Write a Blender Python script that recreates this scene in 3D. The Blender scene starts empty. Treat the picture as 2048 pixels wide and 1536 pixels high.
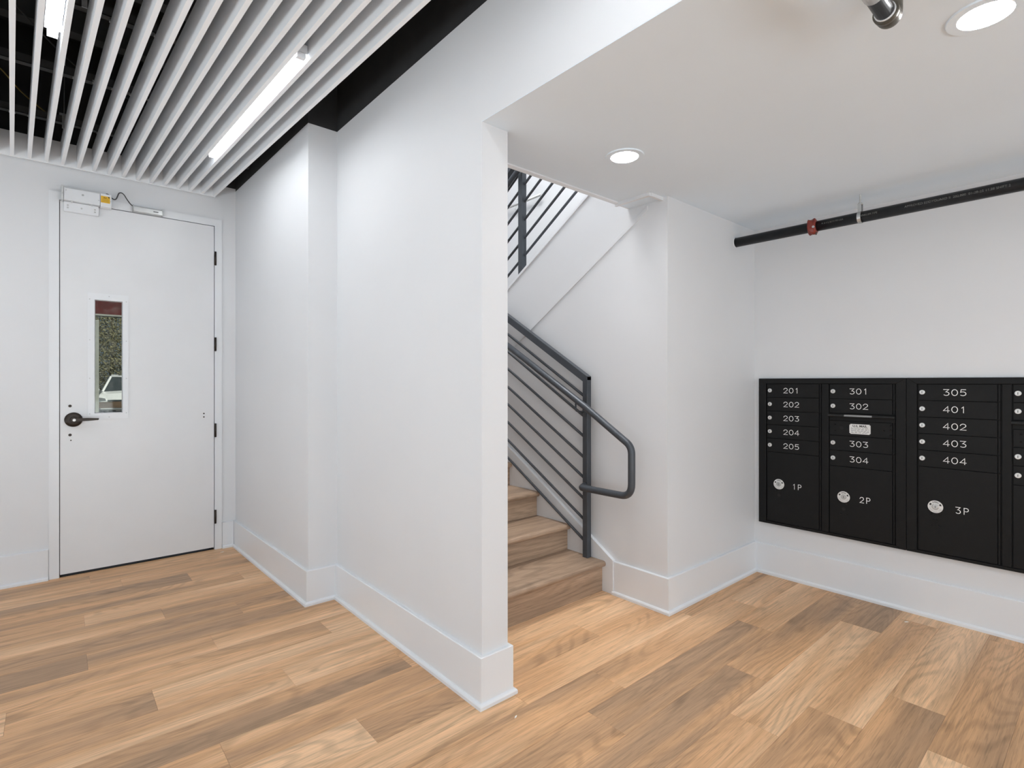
import bpy, bmesh, math, random
from mathutils import Vector, Matrix
random.seed(7)
S = bpy.context.scene
C = S.collection
PI = math.pi

# ------------------------------------------------------------------ camera
EYE = 1.285
YAW = math.radians(40.82)
cam_d = bpy.data.cameras.new('camera')
cam = bpy.data.objects.new('camera', cam_d)
C.objects.link(cam)
cam.location = (0, 0, EYE)
cam.rotation_euler = (PI / 2, 0, -YAW)
cam_d.sensor_width = 36
cam_d.lens = 1064 / 2048 * 36
cam_d.shift_y = -4 / 2048
cam_d.clip_start = 0.02
S.camera = cam

# ------------------------------------------------------------------ world, sun, daylight, exposure
W = bpy.data.worlds.new('sky')
S.world = W
W.use_nodes = True
wn = W.node_tree
sky = wn.nodes.new('ShaderNodeTexSky')
sky.sky_type = 'HOSEK_WILKIE'
sky.sun_direction = (0.35, -0.55, 0.76)
sky.turbidity = 4
wn.links.new(sky.outputs[0], wn.nodes['Background'].inputs[0])
wn.nodes['Background'].inputs[1].default_value = 0.8

E_SHOP, E_SHOPUP, E_ALC, E_ALCUP, E_SIDE, E_SIDEUP, E_STAIR = 14, 72, 10, 20, 14, 60, 84
def lamp(name, typ, loc, rot, energy, color=(1, 1, 1), **kw):
    d = bpy.data.lights.new(name, typ)
    d.energy = energy
    d.color = color
    for k, v in kw.items():
        setattr(d, k, v)
    o = bpy.data.objects.new(name, d)
    o.location = loc
    o.rotation_euler = rot
    C.objects.link(o)
    return o

lamp('sun', 'SUN', (0, -6, 9), (math.radians(38), 0, math.radians(35)), 5.0, (1, .96, .9), angle=.02)
# daylight lamps at added, unseen windows behind and beside the viewpoint:
# level ones stand in for sky light, tilted ones are fill added to lift ceilings
DAY, UPFILL = (.90, .96, 1), (.86, .94, 1)
def window_fill(name, loc, rz, tilt, energy, w, h, col, spread=180):
    lamp(name, 'AREA', loc, (math.radians(90 + tilt), 0, math.radians(rz)), energy, col, shape='RECTANGLE', size=w, size_y=h, spread=math.radians(spread))
window_fill('shopfront_daylight', (-.95, -3.90, 1.55), 0, -8, E_SHOP, 3.7, 2.2, DAY)
window_fill('shopfront_up_fill', (-.95, -3.80, .60), 0, 42, E_SHOPUP, 3.7, .9, UPFILL, 160)  # added fill, tilted up to brighten the slat undersides
window_fill('alcove_fill', (2.5, -3.90, 1.40), 0, -5, E_ALC, 1.6, 1.6, DAY)  # added lamp brightening the alcove and its low ceiling
window_fill('alcove_up_fill', (2.5, -3.85, .80), 0, 38, E_ALCUP, 1.6, .6, UPFILL, 160)  # added fill, tilted up onto the low ceiling
window_fill('side_fill', (-2.93, .6, 1.65), -90, -8, E_SIDE, 5.6, 2.1, DAY)  # added lamp brightening the walls that face left
window_fill('side_up_fill', (-2.75, .9, .50), -90, 50, E_SIDEUP, 5.6, .9, UPFILL, 150)  # added fill from the left, tilted up at slats and ceiling
# stairwell lamp on the upper storey ceiling
lamp('stairwell_light', 'AREA', (1.95, 2.7, 4.88), (0, 0, 0), E_STAIR, (1, .99, .975), shape='DISK', size=1.3)

S.view_settings.view_transform = 'Standard'
S.view_settings.look = 'None'
S.view_settings.gamma = 1
S.view_settings.use_curve_mapping = False
S.view_settings.exposure = 0.2
try:
    S.cycles.use_denoising = True
    S.cycles.max_bounces = 6
    S.cycles.caustics_reflective = False
    S.cycles.caustics_refractive = False
    S.cycles.adaptive_threshold = .05
    S.cycles.diffuse_bounces = 4
    S.cycles.glossy_bounces = 3
    S.cycles.transmission_bounces = 4
    S.cycles.transparent_max_bounces = 16
except Exception:
    pass
LIN = 21.5     # radiance of the linear lamps
DWN = 76.0     # radiance of the downlights

# ------------------------------------------------------------------ materials
def nmat(name):
    m = bpy.data.materials.new(name)
    m.use_nodes = True
    nt = m.node_tree
    return m, nt, nt.nodes['Principled BSDF']

def mat(name, col, rough=.5, metal=0, bump=0, bscale=60, var=0, vscale=3, spec=.5):
    m, nt, b = nmat(name)
    b.inputs['Base Color'].default_value = (*col, 1)
    b.inputs['Roughness'].default_value = rough
    b.inputs['Metallic'].default_value = metal
    b.inputs['Specular IOR Level'].default_value = spec
    tc = nt.nodes.new('ShaderNodeTexCoord')
    if bump:
        n = nt.nodes.new('ShaderNodeTexNoise')
        n.inputs['Scale'].default_value = bscale
        n.inputs['Detail'].default_value = 3
        nt.links.new(tc.outputs['Object'], n.inputs['Vector'])
        bp = nt.nodes.new('ShaderNodeBump')
        bp.inputs['Strength'].default_value = bump
        bp.inputs['Distance'].default_value = .002
        nt.links.new(n.outputs[0], bp.inputs['Height'])
        nt.links.new(bp.outputs[0], b.inputs['Normal'])
    if var:
        n = nt.nodes.new('ShaderNodeTexNoise')
        n.inputs['Scale'].default_value = vscale
        n.inputs['Detail'].default_value = 5
        nt.links.new(tc.outputs['Object'], n.inputs['Vector'])
        r = nt.nodes.new('ShaderNodeValToRGB')
        r.color_ramp.elements[0].position = .3
        r.color_ramp.elements[1].position = .7
        r.color_ramp.elements[0].color = (*[c * (1 - var) for c in col], 1)
        r.color_ramp.elements[1].color = (*[min(1, c * (1 + var)) for c in col], 1)
        nt.links.new(n.outputs[0], r.inputs[0])
        nt.links.new(r.outputs[0], b.inputs['Base Color'])
    return m

def emat(name, col, s):
    m, nt, b = nmat(name)
    b.inputs['Base Color'].default_value = (*col, 1)
    b.inputs['Emission Color'].default_value = (*col, 1)
    b.inputs['Emission Strength'].default_value = s
    return m

def wood(name, dark, mid, light, gain=1.0, rough=.42):
    m, nt, b = nmat(name)
    L = nt.links.new
    N = nt.nodes.new
    tc = N('ShaderNodeTexCoord'); oi = N('ShaderNodeObjectInfo')
    mul = N('ShaderNodeMath'); mul.operation = 'MULTIPLY'; mul.inputs[1].default_value = 61.7
    L(oi.outputs['Random'], mul.inputs[0])
    cmb = N('ShaderNodeCombineXYZ')
    for i in range(3):
        L(mul.outputs[0], cmb.inputs[i])
    add = N('ShaderNodeVectorMath'); add.operation = 'ADD'
    L(tc.outputs['Object'], add.inputs[0]); L(cmb.outputs[0], add.inputs[1])
    def mp(sx, sy, sz):
        q = N('ShaderNodeMapping'); q.inputs['Scale'].default_value = (sx, sy, sz)
        L(add.outputs[0], q.inputs['Vector']); return q
    def noise(q, sc, det, dist=0, ro=.55):
        n = N('ShaderNodeTexNoise'); n.inputs['Scale'].default_value = sc; n.inputs['Detail'].default_value = det
        n.inputs['Distortion'].default_value = dist; n.inputs['Roughness'].default_value = ro
        L(q.outputs[0], n.inputs['Vector']); return n
    broad = noise(mp(.55, 5.0, 5.0), 1.0, 2.0, .3)
    sh = N('ShaderNodeMapRange'); sh.inputs['To Min'].default_value = -.13; sh.inputs['To Max'].default_value = .15
    L(oi.outputs['Random'], sh.inputs['Value'])
    ad = N('ShaderNodeMath'); ad.operation = 'ADD'
    L(broad.outputs[0], ad.inputs[0]); L(sh.outputs[0], ad.inputs[1])
    r = N('ShaderNodeValToRGB')
    e = r.color_ramp.elements
    e[0].position = .28; e[0].color = (*dark, 1)
    e[1].position = .72; e[1].color = (*light, 1)
    k = e.new(.50); k.color = (*mid, 1)
    L(ad.outputs[0], r.inputs[0])
    # cathedral figure: contour lines of a stretched smooth field
    fld = noise(mp(.85, 5.2, 5.2), 1.0, .6, .25)
    ml_ = N('ShaderNodeMath'); ml_.operation = 'MULTIPLY'; ml_.inputs[1].default_value = 120.0
    L(fld.outputs[0], ml_.inputs[0])
    sn = N('ShaderNodeMath'); sn.operation = 'SINE'; L(ml_.outputs[0], sn.inputs[0])
    msk = noise(mp(.8, 3.4, 3.4), 1.0, 1.0)
    fine = noise(mp(3.2, 120, 120), 1.0, 3, .3, .65)
    pores = noise(mp(9, 230, 230), 1.0, 2, 0, .6)
    streak = noise(mp(.5, 24, 24), 1.0, 2, .2)
    knot = noise(mp(2.1, 7.5, 7.5), 1.0, 1.0, .8)
    def rng(src, a, bb, c, d):
        q = N('ShaderNodeMapRange'); q.inputs['From Min'].default_value = a; q.inputs['From Max'].default_value = bb
        q.inputs['To Min'].default_value = c; q.inputs['To Max'].default_value = d
        L(src.outputs[0], q.inputs['Value']); return q
    ln = rng(sn, -1, .1, .22, 0)
    mk = rng(msk, .42, .62, .25, 1.0)
    pr_ = N('ShaderNodeMath'); pr_.operation = 'MULTIPLY'; L(ln.outputs[0], pr_.inputs[0]); L(mk.outputs[0], pr_.inputs[1])
    g1 = N('ShaderNodeMath'); g1.operation = 'SUBTRACT'; g1.inputs[0].default_value = 1.0; L(pr_.outputs[0], g1.inputs[1])
    g2 = rng(fine, .3, .7, .85, 1.10)
    g3 = rng(pores, .36, .47, .79, 1.0)
    g4 = rng(knot, .70, .80, 1.0, .62)
    g5 = rng(streak, .3, .7, .88, 1.09)
    cur = None
    for g in (g1, g2, g3, g4, g5):
        if cur is None:
            cur = g
        else:
            q = N('ShaderNodeMath'); q.operation = 'MULTIPLY'
            L(cur.outputs[0], q.inputs[0]); L(g.outputs[0], q.inputs[1]); cur = q
    q = N('ShaderNodeMath'); q.operation = 'MULTIPLY'; q.inputs[1].default_value = gain
    L(cur.outputs[0], q.inputs[0])
    mx = N('ShaderNodeVectorMath'); mx.operation = 'SCALE'
    L(r.outputs[0], mx.inputs[0]); L(q.outputs[0], mx.inputs['Scale'])
    L(mx.outputs[0], b.inputs['Base Color'])
    b.inputs['Roughness'].default_value = rough
    b.inputs['Specular IOR Level'].default_value = .35
    bp = N('ShaderNodeBump'); bp.inputs['Strength'].default_value = .12; bp.inputs['Distance'].default_value = .001
    L(pores.outputs[0], bp.inputs['Height']); L(bp.outputs[0], b.inputs['Normal'])
    return m

M = {}
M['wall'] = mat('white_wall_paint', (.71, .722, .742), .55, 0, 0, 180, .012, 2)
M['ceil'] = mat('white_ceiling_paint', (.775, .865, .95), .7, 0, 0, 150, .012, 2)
M['trim'] = mat('white_trim_paint', (.755, .774, .80), .32, 0, 0, 90, .008, 3)
M['door'] = mat('white_door_paint', (.73, .742, .76), .33, 0, 0, 70, .015, 4)
M['slat'] = mat('white_slat_paint', (.87, .89, .915), .5, 0, 0, 60, .02, 3)
M['black'] = mat('black_matte_paint', (.022, .022, .023), .75, 0, .2, 120, .2, 8)
M['duct'] = mat('dark_ceiling_void', (.012, .012, .013), .8, 0, .2, 60, .3, 5)
M['channel'] = mat('dark_grey_channel', (.06, .06, .06), .6, 0, .1, 60, .15, 9)
M['box'] = mat('black_powder_coat', (.0068, .0068, .007), .5, 0, .25, 500, .1, 20, .22)
M['boxdark'] = mat('black_recess', (.003, .003, .003), .7, 0, 0, 1, .1, 20)
M['ink'] = mat('white_engraved_ink', (.90, .90, .89), .6, 0, 0, 1, .02, 50)
M['chrome'] = mat('satin_chrome', (.66, .66, .65), .35, .35, 0, 1, .05, 80)
M['label'] = mat('silver_label', (.74, .74, .73), .45, 0, 0, 1, .03, 60)
M['grey'] = mat('grey_label', (.27, .27, .27), .5, 0, 0, 1, .05, 80)
M['print'] = mat('black_print', (.02, .02, .02), .6, 0, 0, 1, .05, 40)
M['smallprint'] = mat('grey_small_print', (.20, .20, .20), .6, 0, 0, 1, .05, 40)
M['rail'] = mat('slate_grey_painted_steel', (.064, .072, .084), .40, .25, .10, 160, .10, 14)
M['bronze'] = mat('oil_rubbed_bronze', (.035, .027, .022), .38, .6, .05, 80, .15, 30)
M['steel'] = mat('galvanised_steel', (.52, .53, .53), .38, .8, .08, 90, .12, 30)
M['alu'] = mat('brushed_aluminium', (.66, .67, .67), .35, .55, .03, 200, .04, 30)
M['pipe'] = mat('black_steel_pipe', (.010, .010, .011), .38, .2, .20, 120, .35, 30)
M['pipeink'] = mat('grey_stencil_ink', (.17, .17, .16), .7, 0, 0, 1, .35, 160)
M['red'] = mat('red_sealant', (.21, .030, .020), .3, 0, .8, 60, .3, 40)
M['brass'] = mat('tarnished_fitting', (.13, .12, .10), .4, .7, .15, 60, .2, 30)
M['yellow'] = mat('yellow_warning_sticker', (.72, .42, .02), .5, 0, 0, 1, .03, 50)
M['cable'] = mat('dark_grey_cable', (.05, .05, .05), .5, 0, .05, 60, .1, 40)
M['wire'] = mat('yellow_wire', (.35, .24, .05), .5, 0, .05, 60, .1, 40)
M['chip'] = mat('white_paint_chip', (.8, .79, .76), .7, 0, .1, 60, .05, 40)
M['base'] = mat('dark_subfloor', (.10, .065, .04), .8, 0, .1, 60, .1, 10)
M['floor'] = wood('oak_vinyl_plank', (.43, .270, .160), (.69, .40, .208), (.85, .555, .33))
M['stair'] = wood('oak_stair_tread', (.29, .205, .146), (.42, .292, .202), (.54, .39, .278), 1.0, .45)
M['lin'] = emat('linear_lens', (.97, .99, 1), LIN)
M['dwn'] = emat('downlight_lens', (.98, .99, 1), DWN)

# glass with dust
m, nt, b = nmat('dusty_safety_glass')
nt.nodes.remove(b)
out = nt.nodes['Material Output']
tr = nt.nodes.new('ShaderNodeBsdfTransparent'); tr.inputs[0].default_value = (.80, .83, .80, 1)
gl = nt.nodes.new('ShaderNodeBsdfGlossy'); gl.inputs['Roughness'].default_value = .03
df = nt.nodes.new('ShaderNodeBsdfDiffuse'); df.inputs[0].default_value = (.5, .5, .48, 1)
ns = nt.nodes.new('ShaderNodeTexNoise'); ns.inputs['Scale'].default_value = 26; ns.inputs['Detail'].default_value = 6
tcg = nt.nodes.new('ShaderNodeTexCoord'); nt.links.new(tcg.outputs['Object'], ns.inputs['Vector'])
rp = nt.nodes.new('ShaderNodeMapRange'); rp.inputs['From Min'].default_value = .48; rp.inputs['From Max'].default_value = .8
rp.inputs['To Min'].default_value = .005; rp.inputs['To Max'].default_value = .12
nt.links.new(ns.outputs[0], rp.inputs['Value'])
m1 = nt.nodes.new('ShaderNodeMixShader'); m1.inputs[0].default_value = .012
nt.links.new(tr.outputs[0], m1.inputs[1]); nt.links.new(gl.outputs[0], m1.inputs[2])
m2 = nt.nodes.new('ShaderNodeMixShader')
nt.links.new(rp.outputs[0], m2.inputs[0]); nt.links.new(m1.outputs[0], m2.inputs[1]); nt.links.new(df.outputs[0], m2.inputs[2])
nt.links.new(m2.outputs[0], out.inputs[0])
M['glass'] = m
# outside
M['asphalt'] = mat('asphalt', (.10, .10, .10), .9, 0, .3, 40, .2, 3)
M['carwhite'] = mat('white_car_paint', (.78, .79, .80), .18, 0, 0, 1, .01, 3)
M['carglass'] = mat('dark_car_glass', (.05, .06, .065), .08, 0, 0, 1, .1, 2)
M['tyre'] = mat('tyre_rubber', (.015, .015, .015), .8, 0, .1, 30, .1, 10)
M['headlamp'] = mat('headlamp_glass', (.45, .47, .5), .1, .4, 0, 1, .2, 12)
M['timber'] = mat('brown_timber', (.12, .075, .045), .8, 0, .3, 30, .25, 6)
M['bark'] = mat('bark', (.07, .05, .035), .9, 0, .5, 20, .3, 6)
M['leaf'] = mat('olive_leaf', (.15, .14, .075), .6, 0, 0, 1, .4, 3)
M['awning'] = mat('dark_red_awning', (.10, .014, .014), .7, 0, .2, 20, .35, 9)
M['stone'] = mat('pale_render', (.42, .43, .40), .85, 0, .2, 30, .1, 3)

# ------------------------------------------------------------------ mesh helpers
def mesh_obj(name, bm, mt, parent=None, smooth=False):
    me = bpy.data.meshes.new(name)
    bmesh.ops.recalc_face_normals(bm, faces=bm.faces)
    bm.to_mesh(me); bm.free()
    me.materials.append(M[mt] if isinstance(mt, str) else mt)
    if smooth:
        for p in me.polygons:
            p.use_smooth = True
    o = bpy.data.objects.new(name, me)
    C.objects.link(o)
    if parent is not None:
        o.parent = parent
        o.matrix_parent_inverse = parent.matrix_world.inverted() if parent.type != 'EMPTY' else Matrix.Translation(-Vector(parent.location))
    return o

def add_box(bm, x0, x1, y0, y1, z0, z1):
    v = [bm.verts.new(p) for p in ((x0, y0, z0), (x1, y0, z0), (x1, y1, z0), (x0, y1, z0), (x0, y0, z1), (x1, y0, z1), (x1, y1, z1), (x0, y1, z1))]
    for f in ((0, 3, 2, 1), (4, 5, 6, 7), (0, 1, 5, 4), (1, 2, 6, 5), (2, 3, 7, 6), (3, 0, 4, 7)):
        bm.faces.new([v[i] for i in f])

def box(name, x0, x1, y0, y1, z0, z1, mt, parent=None, bev=0, seg=1):
    bm = bmesh.new()
    add_box(bm, x0, x1, y0, y1, z0, z1)
    if bev:
        bmesh.ops.bevel(bm, geom=bm.edges[:], offset=bev, segments=seg, affect='EDGES', profile=.5)
    return mesh_obj(name, bm, mt, parent)

def boxes(name, lst, mt, parent=None):
    bm = bmesh.new()
    for b in lst:
        add_box(bm, *b)
    return mesh_obj(name, bm, mt, parent)

def add_prism(bm, pts, a, b, axis):
    """polygon pts extruded a..b along axis: 'x' pts are (y,z); 'y' (x,z); 'z' (x,y)"""
    def P(p, t):
        return {'x': (t, p[0], p[1]), 'y': (p[0], t, p[1]), 'z': (p[0], p[1], t)}[axis]
    lo = [bm.verts.new(P(p, a)) for p in pts]
    hi = [bm.verts.new(P(p, b)) for p in pts]
    n = len(pts)
    bm.faces.new(lo[::-1]); bm.faces.new(hi)
    for i in range(n):
        bm.faces.new((lo[i], lo[(i + 1) % n], hi[(i + 1) % n], hi[i]))

def prism(name, pts, a, b, axis, mt, parent=None, bev=0):
    bm = bmesh.new()
    add_prism(bm, pts, a, b, axis)
    if bev:
        bmesh.ops.bevel(bm, geom=bm.edges[:], offset=bev, segments=2, affect='EDGES', profile=.5)
    return mesh_obj(name, bm, mt, parent)

def add_tube(bm, pts, r, seg=14, cap=True):
    pts = [Vector(p) for p in pts]
    rings = []
    t0 = (pts[1] - pts[0]).normalized()
    up = Vector((0, 0, 1)) if abs(t0.z) < .9 else Vector((0, 1, 0))
    nrm = t0.cross(up).normalized()
    for i, p in enumerate(pts):
        if i == 0:
            t = t0
        elif i == len(pts) - 1:
            t = (pts[i] - pts[i - 1]).normalized()
        else:
            t = ((pts[i + 1] - p).normalized() + (p - pts[i - 1]).normalized()).normalized()
        nrm = (nrm - t * nrm.dot(t)).normalized()
        bn = t.cross(nrm)
        rr = r[i] if isinstance(r, (list, tuple)) else r
        rings.append([bm.verts.new(p + (nrm * math.cos(2 * PI * k / seg) + bn * math.sin(2 * PI * k / seg)) * rr) for k in range(seg)])
    for a, b in zip(rings, rings[1:]):
        for k in range(seg):
            bm.faces.new((a[k], a[(k + 1) % seg], b[(k + 1) % seg], b[k]))
    if cap:
        bm.faces.new(rings[0][::-1]); bm.faces.new(rings[-1])

def tube(name, pts, r, mt, parent=None, seg=14):
    bm = bmesh.new()
    add_tube(bm, pts, r, seg)
    o = mesh_obj(name, bm, mt, parent, True)
    for p in o.data.polygons:
        if len(p.vertices) > 4:
            p.use_smooth = False
    return o

def smooth_path(pts, sub=6):
    """Catmull-Rom through the points"""
    P = [Vector(p) for p in pts]
    P = [P[0] * 2 - P[1]] + P + [P[-1] * 2 - P[-2]]
    out = []
    for i in range(1, len(P) - 2):
        for k in range(sub):
            t = k / sub
            a, b, c, d = P[i - 1], P[i], P[i + 1], P[i + 2]
            out.append(.5 * ((2 * b) + (c - a) * t + (2 * a - 5 * b + 4 * c - d) * t * t + (3 * b - a - 3 * c + d) * t ** 3))
    out.append(P[-2])
    return out

def round_path(pts, rad, n=7):
    """polyline with rounded corners"""
    P = [Vector(p) for p in pts]
    out = [P[0]]
    for i in range(1, len(P) - 1):
        a = (P[i - 1] - P[i]); b = (P[i + 1] - P[i])
        r_ = rad[i - 1] if isinstance(rad, (list, tuple)) else rad
        ang = a.angle(b)
        d = min(r_ / math.tan(ang / 2), a.length * .49, b.length * .49)
        p0 = P[i] + a.normalized() * d; p1 = P[i] + b.normalized() * d
        for k in range(n + 1):
            t = k / n
            out.append((1 - t) ** 2 * p0 + 2 * t * (1 - t) * P[i] + t * t * p1)
    out.append(P[-1])
    return out

def disc(name, c, r, axis, depth, mt, parent=None, seg=24, r2=None):
    """short cylinder starting at c, running 'depth' along axis vector"""
    ax = Vector(axis).normalized()
    bm = bmesh.new()
    add_tube(bm, [Vector(c), Vector(c) + ax * depth], [r, r if r2 is None else r2], seg)
    return mesh_obj(name, bm, mt, parent)

def ring(name, c, r0, r1, axis, depth, mt, parent=None, seg=32):
    ax = Vector(axis).normalized()
    u = ax.orthogonal().normalized(); v = ax.cross(u)
    c = Vector(c)
    bm = bmesh.new()
    prof = [(r0, 0), (r1, 0), (r1 - depth * .3, depth), (r0 + depth * .3, depth)]
    rows = []
    for k in range(seg):
        a = 2 * PI * k / seg
        d = u * math.cos(a) + v * math.sin(a)
        rows.append([bm.verts.new(c + d * r + ax * h) for r, h in prof])
    for k in range(seg):
        A, B = rows[k], rows[(k + 1) % seg]
        for j in range(4):
            bm.faces.new((A[j], A[(j + 1) % 4], B[(j + 1) % 4], B[j]))
    return mesh_obj(name, bm, mt, parent)

def thing(name, label, cat, loc=(0, 0, 0), group=None):
    o = bpy.data.objects.new(name, None)
    o.location = loc
    o.empty_display_size = .1
    C.objects.link(o)
    return tag(o, label, cat, group)

def tag(o, label, cat, group=None):
    o['label'] = label; o['category'] = cat
    if group:
        o['group'] = group
    return o

def struct(o, label=None):
    o['kind'] = 'structure'
    if label:
        o['label'] = label
    return o

def text_mesh(txt, size, bold=0):
    cu = bpy.data.curves.new('t', 'FONT')
    cu.body = txt; cu.size = size; cu.align_x = 'CENTER'; cu.align_y = 'CENTER'
    cu.resolution_u = 3
    cu.offset = bold
    o = bpy.data.objects.new('t', cu)
    C.objects.link(o)
    bpy.context.view_layer.update()
    me = bpy.data.meshes.new_from_object(o.evaluated_get(bpy.context.evaluated_depsgraph_get()))
    bpy.data.objects.remove(o); bpy.data.curves.remove(cu)
    return me

def print_text(name, txt, size, fn, mt, parent, sx=1.0, bold=0):
    """flat lettering; fn maps (u,v) to a point"""
    me = text_mesh(txt, size, bold)
    me.name = name
    for v in me.vertices:
        v.co = Vector(fn(v.co.x * sx, v.co.y))
    me.materials.clear(); me.materials.append(M[mt])
    o = bpy.data.objects.new(name, me)
    C.objects.link(o); o.parent = parent
    if parent.type == 'EMPTY':
        o.matrix_parent_inverse = Matrix.Translation(-Vector(parent.location))
    return o

# ------------------------------------------------------------------ plan
XP, XPR = 1.290, 1.424            # pier faces
YP = 1.676                        # pier end
YJ = 3.095                        # jog
XJ0, XJ1 = 1.118, 1.090           # far stretch of the left wall
YD = 4.590                        # door wall
XS = 2.586                        # stair side wall
YA = 1.672                        # alcove end wall
XM = 3.640                        # mailbox wall
ZC = 2.319                        # low ceiling
ZB = 2.782                        # paint line
ZT = 3.55                         # lobby ceiling
XL, YR = -3.0, -4.0               # lobby far left, rear
SLOPE_T = .571

# floor + planks ----------------------------------------------------
fl = struct(box('floor', XL, XM + .1, YR, 5.4, -.12, -.0085, 'base'))
PW, PL = .184, 1.22
joint = {4.138: .335, 3.954: .685, 3.77: .95, 3.586: .13, 3.402: .465, 3.218: .805, 3.034: .121, 2.85: .604, 2.666: 1.085, 2.482: .313,
         2.298: .779, 2.114: 1.23, 1.93: .45, 1.746: .877, 1.562: 1.435, 1.378: 1.817, 1.194: .36, 1.01: 2.318, .826: 3.21,
         .642: 1.05, .458: 2.60, .274: 2.315}
pm = {}
def plank_mesh(L):
    k = round(L, 3)
    if k not in pm:
        bm = bmesh.new()
        g = .0002; h = PW / 2 - g; l = L / 2 - g; bv = .0007
        lo = [bm.verts.new(p) for p in ((-l, -h, -.008), (l, -h, -.008), (l, h, -.008), (-l, h, -.008))]
        md = [bm.verts.new(p) for p in ((-l, -h, -bv), (l, -h, -bv), (l, h, -bv), (-l, h, -bv))]
        hi = [bm.verts.new(p) for p in ((-l + bv, -h + bv, 0), (l - bv, -h + bv, 0), (l - bv, h - bv, 0), (-l + bv, h - bv, 0))]
        for A, B in ((lo, md), (md, hi)):
            for i in range(4):
                bm.faces.new((A[i], A[(i + 1) % 4], B[(i + 1) % 4], B[i]))
        bm.faces.new(hi)
        me = bpy.data.meshes.new('plank'); bm.to_mesh(me); bm.free()
        me.materials.append(M['floor'])
        pm[k] = me
    return pm[k]
FX0, FX1 = -1.9, XM - .004
k = 0
y = 1.93 + PW * 14
while y > -1.6:
    key = min(joint, key=lambda q: abs(q - y))
    off = joint[key] if abs(key - y) < .03 else random.uniform(0, PL)
    ymin = y
    x = off - PL * 8
    while x < FX1:
        a, b_ = max(x, FX0), min(x + PL, FX1)
        ym = y + PW / 2
        if b_ - a > .03 and ym < 4.66 and not (a > 1.45 and ym > 2.3) and not (b_ < -.9 and ym < .6) and not (ym < -.7 and b_ < .3):
            o = bpy.data.objects.new('plank', plank_mesh(b_ - a))
            o.location = ((a + b_) / 2, y + PW / 2, 0)
            C.objects.link(o); o.parent = fl
            k += 1
        x += PL
    y = round(y - PW, 4)
# remaining floor area outside the planked view
box('floor_covering', XL, XM, YR, 5.4, -.0084, -.0050, 'floor', fl)

# walls ---------------------------------------------------------------
def wall_prism(name, pts, z0, z1, mt='wall'):
    return struct(prism(name, pts, z0, z1, 'z', mt))
left = [(XJ1, YD + .25), (XJ1, YD), (XJ0, YJ), (XP, YJ), (XP, YP), (XPR, YP), (XPR, YD + .25)]
wl = wall_prism('wall_left', left, 0, ZB)
prism('black_upper_band', left, ZB, ZT, 'z', 'black', wl)
box('stairwell_face', XPR - .004, XPR + .001, YP + .0, 5.3, ZC + .15, 5.0, 'wall', wl)
# header above the alcove opening
wh = struct(box('wall_header', XP, XPR, YR, YP, ZC + .002, ZB, 'wall'))
box('black_upper_band', XP, XPR, YR, YP, ZB, ZT, 'black', wh)
# door wall
DX0, DX1, DZ = -.0185, .991, 2.5325        # outer frame edges
wb = struct(boxes('wall_back', [(XL, DX0, YD, YD + .16, 0, ZB + .02), (DX1, XJ1 + .05, YD, YD + .16, 0, ZB + .02), (DX0, DX1, YD, YD + .16, DZ, ZB + .02)], 'wall'))
box('black_upper_band', XL, XJ1 + .05, YD, YD + .16, ZB + .02, ZT, 'black', wb)
# alcove end wall, mailbox wall, stair side wall
struct(box('wall_front', XS + .1, XM, YA, YA + .1, 0, ZC, 'wall'))
struct(boxes('wall_right', [(XM, XM + .12, YR, 5.4, 0, 5.0)], 'wall'))
TOPZ = lambda y: 1.994 + .625 * (3.039 - y)
ws = struct(prism('wall_stair', [(YA, 0), (5.3, 0), (5.3, TOPZ(5.3)), (YA + .25, TOPZ(YA + .25)), (YA + .25, ZC), (YA, ZC)], XS, XS + .1, 'x', 'wall'))
# slim bead along the underside of the upper flight and a cap on the stringer
def strip(name, y0, z0, y1, z1, x0, x1, h, mt, parent):
    return prism(name, [(y0, z0), (y1, z1), (y1, z1 + h), (y0, z0 + h)], x0, x1, 'x', mt, parent, .002)
DG = lambda y: 1.661 + .6235 * (2.822 - y)
strip('stringer_bead', 4.2, DG(4.2) - .03, 1.80, DG(1.80) - .03, XS - .006, XS + .01, .030, 'wall', ws)
strip('stringer_cap', 4.6, TOPZ(4.6) - .022, 1.95, TOPZ(1.95) - .022, XS - .008, XS + .108, .022, 'trim', ws)
# stairwell shell
struct(box('wall_stair_end', XPR, XM, 5.3, 5.4, 0, 5.0, 'wall'))
struct(box('wall_stair_near', XPR, XM, .75, .85, ZC + .15, 5.0, 'wall'))
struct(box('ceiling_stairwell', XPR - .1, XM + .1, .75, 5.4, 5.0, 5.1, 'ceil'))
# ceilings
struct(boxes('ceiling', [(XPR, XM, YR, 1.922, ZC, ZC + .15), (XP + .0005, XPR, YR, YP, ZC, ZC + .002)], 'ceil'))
struct(box('ceiling_lobby', XL, XPR, YR, YD + .16, ZT, ZT + .1, 'duct'))
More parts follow.
